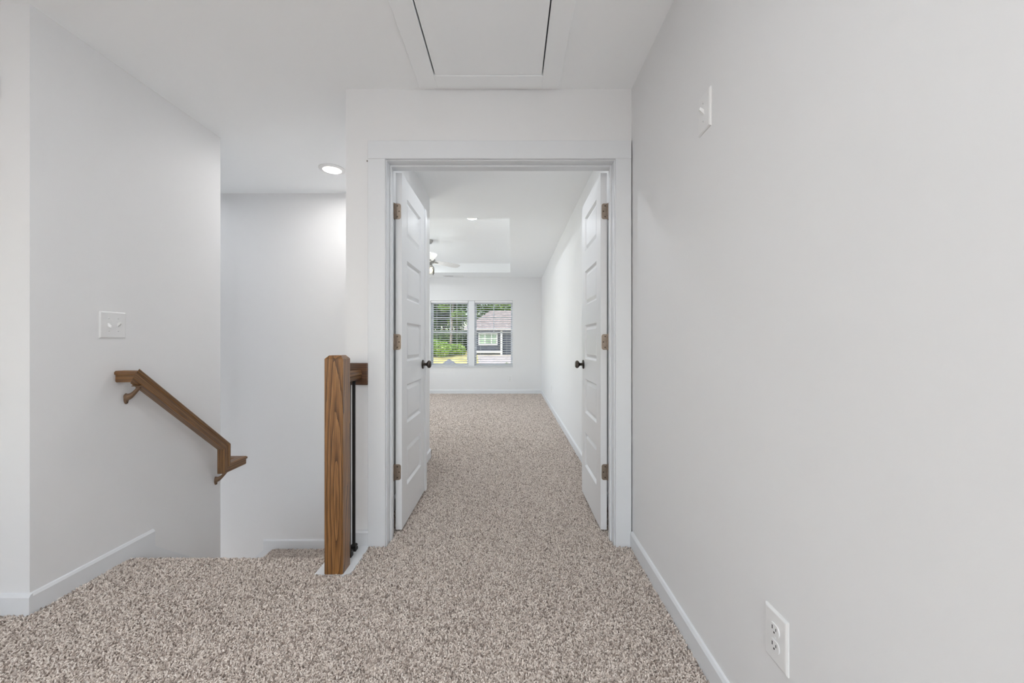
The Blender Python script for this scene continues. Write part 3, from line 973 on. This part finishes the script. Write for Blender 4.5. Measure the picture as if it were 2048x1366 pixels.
# ------------------------------------------------------------------ ceiling register
rg = empty('ceiling_register', (-1.18, 8.19, ZC), label='white ceiling air register with dark louvres in bedroom', cat='vent')
obj_from_bm('frame', bm_grid_solid([-0.20, -0.175, -0.004, 0.004, 0.175, 0.20], [-0.07, -0.045, 0.045, 0.07], lambda i, j: j != 1 or i in (0, 2, 4), -0.006, 0.0, 2), M_PLASTIC, rg)
box('duct', -0.175, 0.175, -0.045, 0.045, -0.0008, 0.0, M_SLOT, rg)
for k in range(6):
    for x0, x1, s in ((-0.175, -0.004, 1), (0.004, 0.175, -1)):
        l = box('louvre', x0, x1, -0.007, 0.007, -0.0006, 0.0006, M_PLASTIC, rg)
        l.location = (0, -0.0375 + k * 0.015, -0.006)
        l.rotation_euler = (s * math.radians(38), 0, 0)

# ------------------------------------------------------------------ ceiling fan
fan = empty('ceiling_fan', (-1.24, 6.02, ZTRAY), label='three-blade white ceiling fan with clear glass lights', cat='ceiling fan')
smooth_by_angle(obj_from_bm('canopy', bm_lathe([(0.065, 0.0), (0.065, -0.02), (0.045, -0.05), (0.02, -0.058), (0.0, -0.058)][::-1], 28, 2), M_NICKEL, fan))
smooth_by_angle(obj_from_bm('downrod', bm_lathe([(0.0125, -0.25), (0.0125, -0.05)], 16, 2), M_NICKEL, fan))
smooth_by_angle(obj_from_bm('motor_housing', bm_lathe([(0.0, -0.345), (0.075, -0.345), (0.095, -0.33), (0.10, -0.30), (0.085, -0.265), (0.04, -0.235), (0.018, -0.23)], 32, 2), M_NICKEL, fan))
smooth_by_angle(obj_from_bm('light_fitter', bm_lathe([(0.0, -0.40), (0.045, -0.40), (0.055, -0.385), (0.055, -0.345)], 28, 2), M_NICKEL, fan))
for ang in (48, 168, 288):
    a = math.radians(ang)
    bl = empty('blade', (0, 0, -0.315), a); bl.parent = fan
    bm = bmesh.new()
    outl = [(0.12, -0.045), (0.25, -0.062), (0.45, -0.068), (0.54, -0.062), (0.59, -0.040), (0.595, 0.030), (0.56, 0.055), (0.45, 0.058), (0.25, 0.055), (0.12, 0.045)]
    tl = -math.tan(math.radians(14))
    A = [bm.verts.new((x, y, y * tl + 0.004)) for x, y in outl]
    B = [bm.verts.new((x, y, y * tl - 0.004)) for x, y in outl]
    n = len(outl)
    for k in range(n): bm.faces.new((A[k], A[(k + 1) % n], B[(k + 1) % n], B[k]))
    bm.faces.new(A); bm.faces.new(B[::-1])
    obj_from_bm('paddle', bm, M_BLADE, bl)
    box('blade_iron', 0.06, 0.17, -0.018, 0.018, -0.011, -0.004, M_NICKEL, bl, 0.002)
    # light of the kit under the motor
    lk = empty('lamp_holder', (0.065 * math.cos(a + 0.5), 0.065 * math.sin(a + 0.5), -0.385)); lk.parent = fan
    smooth_by_angle(obj_from_bm('socket', bm_lathe([(0.018, -0.03), (0.02, 0.0), (0.012, 0.01)], 16, 2), M_NICKEL, lk))
    smooth_by_angle(obj_from_bm('bulb', bm_lathe([(0.0, -0.105), (0.014, -0.10), (0.024, -0.085), (0.026, -0.07), (0.016, -0.045), (0.012, -0.03)], 18, 2), M_BULB, lk), 80)
    bm = bmesh.new(); nseg = 24
    rr = [[bm.verts.new((q * math.cos(2 * math.pi * k / nseg), q * math.sin(2 * math.pi * k / nseg), z)) for k in range(nseg)] for q, z in ((0.020, -0.005), (0.042, -0.03), (0.048, -0.07), (0.045, -0.125))]
    for X, Y in zip(rr, rr[1:]):
        for k in range(nseg): bm.faces.new((X[k], X[(k + 1) % nseg], Y[(k + 1) % nseg], Y[k]))
    smooth_by_angle(obj_from_bm('glass_shade', bm, M_SHADE, lk), 80)
    ld = bpy.data.lights.new('lamp', 'POINT'); ld.energy = LAMP_FAN; ld.color = LAMP_COL; ld.shadow_soft_size = 0.03
    lo = bpy.data.objects.new('lamp', ld); C.objects.link(lo); lo.parent = lk; lo.location = (0, 0, -0.15)

# ------------------------------------------------------------------ bedroom windows
MULX0, MULX1 = -0.895, -0.770
YW = YBF + 0.085
mull = box('trim_5', MULX0 + 0.0, MULX1, YW - 0.06, YBF + 0.155, WZ0, WZ1, M_VINYL, None, 0.003)
struct(mull, 'white mullion between the two bedroom windows', 'trim')
sill = box('trim_6', WX0 - 0.004, WX1 + 0.004, YBF - 0.018, YBF + 0.155, WZ0 - 0.024, WZ0 + 0.0, M_TRIM, None, 0.003)
struct(sill, 'white window sill under the bedroom blinds', 'trim')

def window(name, x0, x1, z0, z1, y, label, grille=True):
    w = empty(name, ((x0 + x1) / 2, y, z0), label=label, cat='window', kind='structure')
    W, H = x1 - x0, z1 - z0
    hw = W / 2; f = 0.016
    obj_from_bm('frame', bm_grid_solid([-hw, -hw + f, hw - f, hw], [0, f, H - f, H], lambda i, j: not (i == 1 and j == 1), 0.0, 0.065, 1), M_VINYL, w)
    zm = H * 0.515
    for nm, za, zb, yy in (('lower_sash', f, zm + 0.02, 0.008), ('upper_sash', zm - 0.02, H - f, 0.036)):
        s = obj_from_bm(nm, bm_grid_solid([-hw + f, -hw + f + 0.022, hw - f - 0.022, hw - f], [za, za + 0.036, zb - 0.036, zb], lambda i, j: not (i == 1 and j == 1), yy, yy + 0.026, 1), M_VINYL, w)
        box('pane', -hw + f + 0.02, hw - f - 0.02, yy + 0.011, yy + 0.015, za + 0.034, zb - 0.034, M_GLASS, s)
        if grille and nm == 'upper_sash':
            box('muntin', -0.009, 0.009, yy + 0.006, yy + 0.011, za + 0.036, zb - 0.036, M_VINYL, s)
            zc = (za + zb) / 2
            box('muntin', -hw + f + 0.022, hw - f - 0.022, yy + 0.006, yy + 0.0105, zc - 0.009, zc + 0.009, M_VINYL, s)
    return w
window('window_1', WX0, MULX0, WZ0, WZ1, YW, 'left half of the twin bedroom window, facing the trees')
window('window_2', MULX1, WX1, WZ0, WZ1, YW, 'right half of the twin bedroom window, facing the house')
window('fill_window_rear', BW0, BW1, BWZ0, BWZ1, YH0 - 0.09, 'added window for fill light behind the viewer', False)  # made-up window that carries the rear fill light

w4 = window('fill_window_bed', 0, LW1 - LW0, LWZ0, LWZ1, 0, 'added window for fill light in the left bedroom wall', False)  # made-up window that carries the bedroom fill light
w4.rotation_euler = (0, 0, math.radians(90)); w4.location = (XBL - 0.03, (LW0 + LW1) / 2, LWZ0)
def blind(x0, x1, label):
    W = x1 - x0 - 0.012
    b = empty('venetian_blind', ((x0 + x1) / 2, YBF + 0.043, WZ1), label=label, cat='blind', group='blinds of the bedroom window')
    hw = W / 2
    box('headrail', -hw, hw, -0.026, 0.026, -0.045, -0.001, M_BLIND, b, 0.003)
    # slats: shallow curved strips, share one mesh
    bm = bmesh.new()
    rows = []
    for k in range(5):
        t = -1 + 2 * k / 4
        rows.append((0.025 * t, 0.0025 * (1 - t * t)))
    top = [[bm.verts.new((s * hw, y, z + 0.0013)) for s in (-1, 1)] for y, z in rows]
    bot = [[bm.verts.new((s * hw, y, z - 0.0013)) for s in (-1, 1)] for y, z in rows]
    for k in range(4):
        bm.faces.new((top[k][0], top[k][1], top[k + 1][1], top[k + 1][0]))
        bm.faces.new((bot[k][0], bot[k + 1][0], bot[k + 1][1], bot[k][1]))
        for s in (0, 1): bm.faces.new((top[k][s], top[k + 1][s], bot[k + 1][s], bot[k][s]))
    for k in (0, 4): bm.faces.new((top[k][0], top[k][1], bot[k][1], bot[k][0]))
    bmesh.ops.recalc_face_normals(bm, faces=bm.faces)
    sm = bpy.data.meshes.new('slat'); bm.to_mesh(sm); bm.free()
    H = WZ1 - WZ0
    n = 28
    pitch = (H - 0.045 - 0.03) / n
    for k in range(n):
        s = obj_from_me('slat', sm, M_BLIND, b)
        s.location = (0, 0, -0.052 - pitch * (k + 0.35))
        s.rotation_euler = (math.radians(-13), 0, 0)
    box('bottom_rail', -hw, hw, -0.025, 0.025, -H + 0.004, -H + 0.020, M_BLIND, b, 0.003)
    for xx in (-hw + 0.12, hw - 0.12):
        for yy in (-0.027, 0.027):
            obj_from_bm('ladder_cord', bm_tube([(xx, yy, -0.045), (xx, yy, -H + 0.02)], 0.0012, 6), M_CORD, b)
    return b
bl1 = blind(WX0, MULX0, 'white venetian blind left of the mullion')
bl2 = blind(MULX1, WX1, 'white venetian blind right of the mullion')
obj_from_bm('tilt_wand', bm_tube([(0.155, -0.034, -0.04), (0.157, -0.036, -0.5), (0.16, -0.037, -0.98)], 0.0045, 8), M_CORD, bl1)

# fill lights added outside the made-up rear hall and left bedroom windows
def fill_panel(loc, rot, sx, sy, power):
    dl = bpy.data.lights.new('fill_panel', 'AREA')
    dl.shape = 'RECTANGLE'; dl.size = sx; dl.size_y = sy; dl.energy = power; dl.color = (0.95, 0.98, 1.0)
    do = bpy.data.objects.new('fill_panel', dl); C.objects.link(do)
    do.location = loc; do.rotation_euler = rot
fill_panel(((BW0 + BW1) / 2, YH0 - 0.2, (BWZ0 + BWZ1) / 2), (math.radians(90), 0, math.radians(0)), 2.1, 1.25, FILL_REAR)
fill_panel((XBL - 0.2, (LW0 + LW1) / 2, (LWZ0 + LWZ1) / 2), (math.radians(112), 0, math.radians(-90)), 1.8, 1.3, FILL_BED)

# ------------------------------------------------------------------ outdoors
M_GRASS = simple('dry_lawn', (0.50, 0.43, 0.18), 0.9, bump=0.6, bscale=30, var=0.3, vscale=1.2, spec=0.1)
M_DRIVE = simple('concrete_drive', (0.42, 0.36, 0.33), 0.85, bump=0.2, bscale=40, var=0.12, vscale=0.8)
M_ROAD = simple('asphalt', (0.13, 0.13, 0.14), 0.9, bump=0.3, bscale=60, var=0.2, vscale=1.5)
M_SIDING = simple('dark_siding', (0.035, 0.04, 0.06), 0.6, bump=0.1, bscale=20, var=0.15, vscale=2)
M_SHINGLE = simple('brown_shingles', (0.27, 0.215, 0.20), 0.9, bump=0.5, bscale=18, var=0.25, vscale=3)
M_SHINGLE2 = simple('grey_shingles', (0.17, 0.17, 0.19), 0.9, bump=0.5, bscale=60, var=0.2, vscale=12)
M_OUTTRIM = simple('exterior_white', (0.75, 0.74, 0.70), 0.5, bump=0.05)
M_HGLASS = simple('house_window_glass', (0.22, 0.30, 0.22), 0.15, bump=0.02, var=0.4, vscale=1.5)
M_BARK = simple('bark', (0.20, 0.17, 0.14), 0.9, bump=0.6, bscale=25, var=0.4, vscale=4)

def leaf_mat(name, a, b):
    m, nt, bs = new_mat(name)
    tc = nt.nodes.new('ShaderNodeTexCoord')
    n = nt.nodes.new('ShaderNodeTexNoise'); n.inputs['Scale'].default_value = 1.1; n.inputs['Detail'].default_value = 5
    lnk(nt, tc.outputs['Object'], n.inputs['Vector'])
    r = nt.nodes.new('ShaderNodeValToRGB')
    r.color_ramp.elements[0].position = 0.35; r.color_ramp.elements[0].color = (*a, 1)
    r.color_ramp.elements[1].position = 0.65; r.color_ramp.elements[1].color = (*b, 1)
    lnk(nt, n.outputs['Fac'], r.inputs['Fac'])
    lnk(nt, r.outputs['Color'], bs.inputs['Base Color'])
    bs.inputs['Roughness'].default_value = 0.6
    bs.inputs['Specular IOR Level'].default_value = 0.2
    return m
M_LEAF_D = leaf_mat('dark_leaves', (0.035, 0.07, 0.02), (0.10, 0.17, 0.04))
M_LEAF_M = leaf_mat('mid_leaves', (0.07, 0.14, 0.03), (0.20, 0.30, 0.06))
M_LEAF_B = leaf_mat('bright_leaves', (0.14, 0.24, 0.04), (0.30, 0.42, 0.08))

TER = [(9.0, -3.2), (14, -2.7), (22, -1.6), (30, -0.75), (36, -0.25), (42, 0.05), (60, 0.8), (130, 3.0)]
def ter(y):
    for (a, za), (b, zb) in zip(TER, TER[1:]):
        if y <= b: return za + (zb - za) * (y - a) / (b - a)
    return TER[-1][1]
def strip(name, xs_of_y, ys, mat, dz, label, cat, kind='structure'):
    bm = bmesh.new(); prev = None
    for y in ys:
        x0, x1 = xs_of_y(y)
        cur = [bm.verts.new((x0, y, ter(y) + dz)), bm.verts.new((x1, y, ter(y) + dz))]
        if prev: bm.faces.new((prev[0], prev[1], cur[1], cur[0]))
        prev = cur
    o = obj_from_bm(name, bm, mat)
    for p in o.data.polygons:
        if p.normal.z < 0: o.data.flip_normals(); break
    return tag(o, label, cat, kind=kind)
YS = [9.0 + k * 1.5 for k in range(82)]
strip('lawn', lambda y: (-90, 90), YS, M_GRASS, 0.0, 'dry yellow-green lawn sloping up outside the window', 'lawn')
strip('driveway', lambda y: (-1.8 - (y - 24) * 0.10, 12), [y for y in YS if 23 < y < 38], M_DRIVE, 0.02, 'pale concrete driveway in front of the neighbouring house', 'driveway')
strip('road', lambda y: (-60, 60), [16, 17.5, 19, 20.5, 22], M_ROAD, 0.025, 'grey asphalt road below the bedroom window', 'road')

# neighbouring house
hb = 38.0
house = empty('neighbour_house', (1.0, hb, ter(hb)), label='dark blue single-storey house with brown shingle roof outside', cat='house')
hz = ter(hb)
def hx(px): return (px - 1022) / 800 * hb - 1.0
def hzz(py): return CAMZ - (py - 684) / 800 * hb - hz
EV = hzz(660)
box('wall', hx(940), 9.0, 0.0, 8.0, -0.6, EV, M_SIDING, house)
nlap = 9
for k in range(nlap):
    zz = hzz(703) + (EV - hzz(703)) * k / nlap
    box('siding_board', hx(940) - 0.01, 9.01, -0.03, -0.001, zz, zz + (EV - hzz(703)) / nlap - 0.02, M_SIDING, house)
# hip roof
bm = bmesh.new()
x0, x1, y0, y1 = hx(940) - 0.5, 9.5, -0.6, 8.6
zr = (CAMZ - (621 - 684) / 800 * (hb + 4.0)) - hz
b4 = [bm.verts.new(p) for p in ((x0, y0, EV - 0.05), (x1, y0, EV - 0.05), (x1, y1, EV - 0.05), (x0, y1, EV - 0.05))]
t4 = [bm.verts.new(p) for p in ((x0, y0, EV + 0.12), (x1, y0, EV + 0.12), (x1, y1, EV + 0.12), (x0, y1, EV + 0.12))]
ra, rb_ = bm.verts.new((hx(940) + 1.75, 4.0, zr)), bm.verts.new((6.5, 4.0, zr))
for k in range(4): bm.faces.new((b4[k], b4[(k + 1) % 4], t4[(k + 1) % 4], t4[k]))
bm.faces.new(b4[::-1])
bm.faces.new((t4[0], t4[1], rb_, ra)); bm.faces.new((t4[1], t4[2], rb_)); bm.faces.new((t4[2], t4[3], ra, rb_)); bm.faces.new((t4[3], t4[0], ra))
roof = obj_from_bm('roof', bm, M_SHINGLE, house)
box('gutter', x0, x1, y0 - 0.08, y0, EV + 0.02, EV + 0.10, M_OUTTRIM, house)
win = empty('window', (0, -0.03, 0)); win.parent = house
wx = [hx(957), hx(970), hx(983), hx(995)]
wz0, wz1 = hzz(690), hzz(666)
obj_from_bm('window_frame', bm_grid_solid([wx[0], wx[0] + .1, wx[1] - .04, wx[1] + .04, wx[2] - .04, wx[2] + .04, wx[3] - .1, wx[3]], [wz0, wz0 + .09, (wz0 + wz1) / 2 - .03, (wz0 + wz1) / 2 + .03, wz1 - .09, wz1], lambda i, j: not (i % 2 == 1 and j % 2 == 1), -0.05, 0.0, 1), M_OUTTRIM, win)
for i in range(3):
    box('pane', wx[i] + 0.02, wx[i + 1] - 0.02, -0.02, -0.015, wz0 + 0.03, wz1 - 0.03, M_HGLASS, win)
box('column', hx(1001), hx(1005), -0.35, -0.15, -0.4, EV - 0.05, M_OUTTRIM, house, 0.02)
box('foundation_band', hx(940) - 0.02, hx(1005), -0.14, -0.031, hzz(706), hzz(702), M_OUTTRIM, house)

# porch roof right below the window
bm = bmesh.new()
ax, ay, az = (898 - 1022) / 800 * 11.0, 11.0, CAMZ - (717.5 - 684) / 800 * 11.0
hwid = 1.3
bs = [bm.verts.new((ax + sx * hwid, ay + sy * hwid, az - hwid * 0.80)) for sx, sy in ((-1, -1), (1, -1), (1, 1), (-1, 1))]
bs2 = [bm.verts.new((ax + sx * hwid, ay + sy * hwid, az - hwid * 0.80 - 0.15)) for sx, sy in ((-1, -1), (1, -1), (1, 1), (-1, 1))]
ap = bm.verts.new((ax, ay, az))
for k in range(4):
    bm.faces.new((bs[k], bs[(k + 1) % 4], ap)); bm.faces.new((bs2[k], bs2[(k + 1) % 4], bs[(k + 1) % 4], bs[k]))
bm.faces.new(bs2[::-1])
pr_ = empty('porch', (ax, ay, ter(ay)), label='grey shingled hip roof of the porch below the window', cat='porch')
po = obj_from_bm('roof', bm, M_SHINGLE2, pr_); po.location = (-ax, -ay, -ter(ay))
for sx in (-1, 1):
    for sy in (-1, 1):
        box('porch_post', sx * (hwid - 0.2) - 0.07, sx * (hwid - 0.2) + 0.07, sy * (hwid - 0.2) - 0.07, sy * (hwid - 0.2) + 0.07, -0.1, az - ter(ay) - hwid * 0.80 - 0.15, M_OUTTRIM, pr_)

def leaf_cloud(rng, blobs, n, size):
    verts, faces = [], []
    tot = sum(b[3] ** 2 for b in blobs)
    for (cx_, cy_, cz_, r, rz) in blobs:
        m = int(n * r * r / tot)
        for _ in range(m):
            u, t = rng.uniform(-1, 1), rng.uniform(0, 2 * math.pi)
            q = math.sqrt(1 - u * u)
            rr_ = rng.uniform(0.65, 1.05)
            p = Vector((cx_ + r * rr_ * q * math.cos(t), cy_ + r * rr_ * q * math.sin(t), cz_ + rz * rr_ * u))
            a = Vector((rng.gauss(0, 1), rng.gauss(0, 1), rng.gauss(0, 1))).normalized()
            b_ = a.orthogonal().normalized()
            s = size * rng.uniform(0.6, 1.3)
            k = len(verts)
            verts += [p - a * s, p + b_ * s * 0.45, p + a * s, p - b_ * s * 0.45]
            faces.append((k, k + 1, k + 2, k + 3))
    me = bpy.data.meshes.new('foliage')
    me.from_pydata([tuple(v) for v in verts], [], faces)
    return me

def tree(x, y, h, cr, mat, label, seed, trunk_h=0.35, n=5200, size=0.22):
    rng = random.Random(seed)
    z = ter(y)
    t = empty('tree', (x, y, z), label=label, cat='tree', group='trees outside the bedroom window')
    lean = rng.uniform(-0.4, 0.4)
    pts = [(0, 0, -0.2), (lean * 0.2, 0.05, h * 0.2), (lean * 0.6, 0, h * 0.5), (lean, 0, h * 0.85)]
    smooth_by_angle(obj_from_bm('trunk', bm_tube(pts, [0.05 * h / 2.5, 0.035 * h / 2.5, 0.025 * h / 2.5, 0.008 * h / 2.5], 10), M_BARK, t), 80)
    blobs = []
    for k in range(11):
        a = rng.uniform(0, 6.28); q = rng.uniform(0.2, 0.75) * cr
        zz = h * rng.uniform(trunk_h, 0.92)
        r = cr * rng.uniform(0.32, 0.55)
        blobs.append((q * math.cos(a), q * math.sin(a), zz, r, r * 0.8))
    obj_from_me('foliage', leaf_cloud(rng, blobs, n, size), mat, t)
    return t
TREES = [(-11.5, 46, 10, 3.6, M_LEAF_D, 'dark green tree at the far left of the lawn', .12),
         (-8.6, 44, 9, 2.8, M_LEAF_D, 'slender dark tree left of the pale trunks', .15),
         (-6.3, 47, 11, 3.2, M_LEAF_D, 'tall dark tree behind the yellow lawn', .14),
         (-6.2, 41, 9.5, 1.7, M_LEAF_M, 'light-trunked tree beside the neighbouring house', .33),
         (-2.2, 55, 12, 4.0, M_LEAF_M, 'tall tree rising behind the house hip', .2),
         (3.5, 58, 11, 4.5, M_LEAF_M, 'broad tree behind the brown roof', .2),
         (10, 57, 11, 4.6, M_LEAF_D, 'dark tree behind the right end of the house', .2),
         (-16, 50, 11, 4.2, M_LEAF_D, 'big dark tree beyond the left lawn edge', .15),
         (-10, 60, 13, 5.0, M_LEAF_D, 'tallest dark tree in the back row at left', .08),
         (-4, 64, 14, 5.4, M_LEAF_D, 'tall dark tree in the back row behind the house', .08)]
for i, (x, y, h, cr, m, lb, th) in enumerate(TREES):
    tree(x, y, h, cr, m, lb, 100 + i, th)
def shrub(x, y, r, h, mat, label, seed):
    rng = random.Random(seed)
    t = empty('shrub', (x, y, ter(y)), label=label, cat='shrub', group='shrubs outside the bedroom window')
    blobs = [(rng.uniform(-.5, .5) * r, rng.uniform(-.4, .4) * r, h * rng.uniform(.3, .65), r * rng.uniform(.45, .65), h * .42) for _ in range(6)]
    obj_from_me('foliage', leaf_cloud(rng, blobs, 2600, 0.11), mat, t)
    bm = bmesh.new()
    for k in range(4):
        a = rng.uniform(0, 6.28)
        bm_tube([(0.05 * math.cos(a), 0.05 * math.sin(a), -0.1), (0.4 * r * math.cos(a), 0.4 * r * math.sin(a), h * 0.6)], [0.03, 0.012], 6, bm)
    st = obj_from_bm('stems', bm, M_BARK, t)
    st['kind'] = 'stuff'
shrub(-6.5, 36, 1.35, 1.55, M_LEAF_B, 'large bright green shrub on the left of the lawn', 1)
shrub(-5.2, 37.5, 1.0, 1.1, M_LEAF_B, 'smaller bright green shrub nearer the house', 2)
shrub(-7.9, 37, 1.2, 1.9, M_LEAF_M, 'mid green shrub at the left window edge', 3)
shrub(-0.1, 27.5, 0.42, 0.6, M_LEAF_M, 'small green plant beside the driveway', 4)
for k, (x, y) in enumerate(((-11.0, 42.5), (-9.2, 41.5), (-7.6, 43.0), (-6.0, 42.0), (-4.9, 44.0))):
    shrub(x, y, 1.4, 2.3, M_LEAF_D, ('dark hedge shrub at the far left under the trees', 'dark hedge shrub behind the mid green shrub', 'dark hedge shrub between the tree trunks', 'dark hedge shrub left of the house corner', 'dark hedge shrub right beside the house corner')[k], 20 + k)
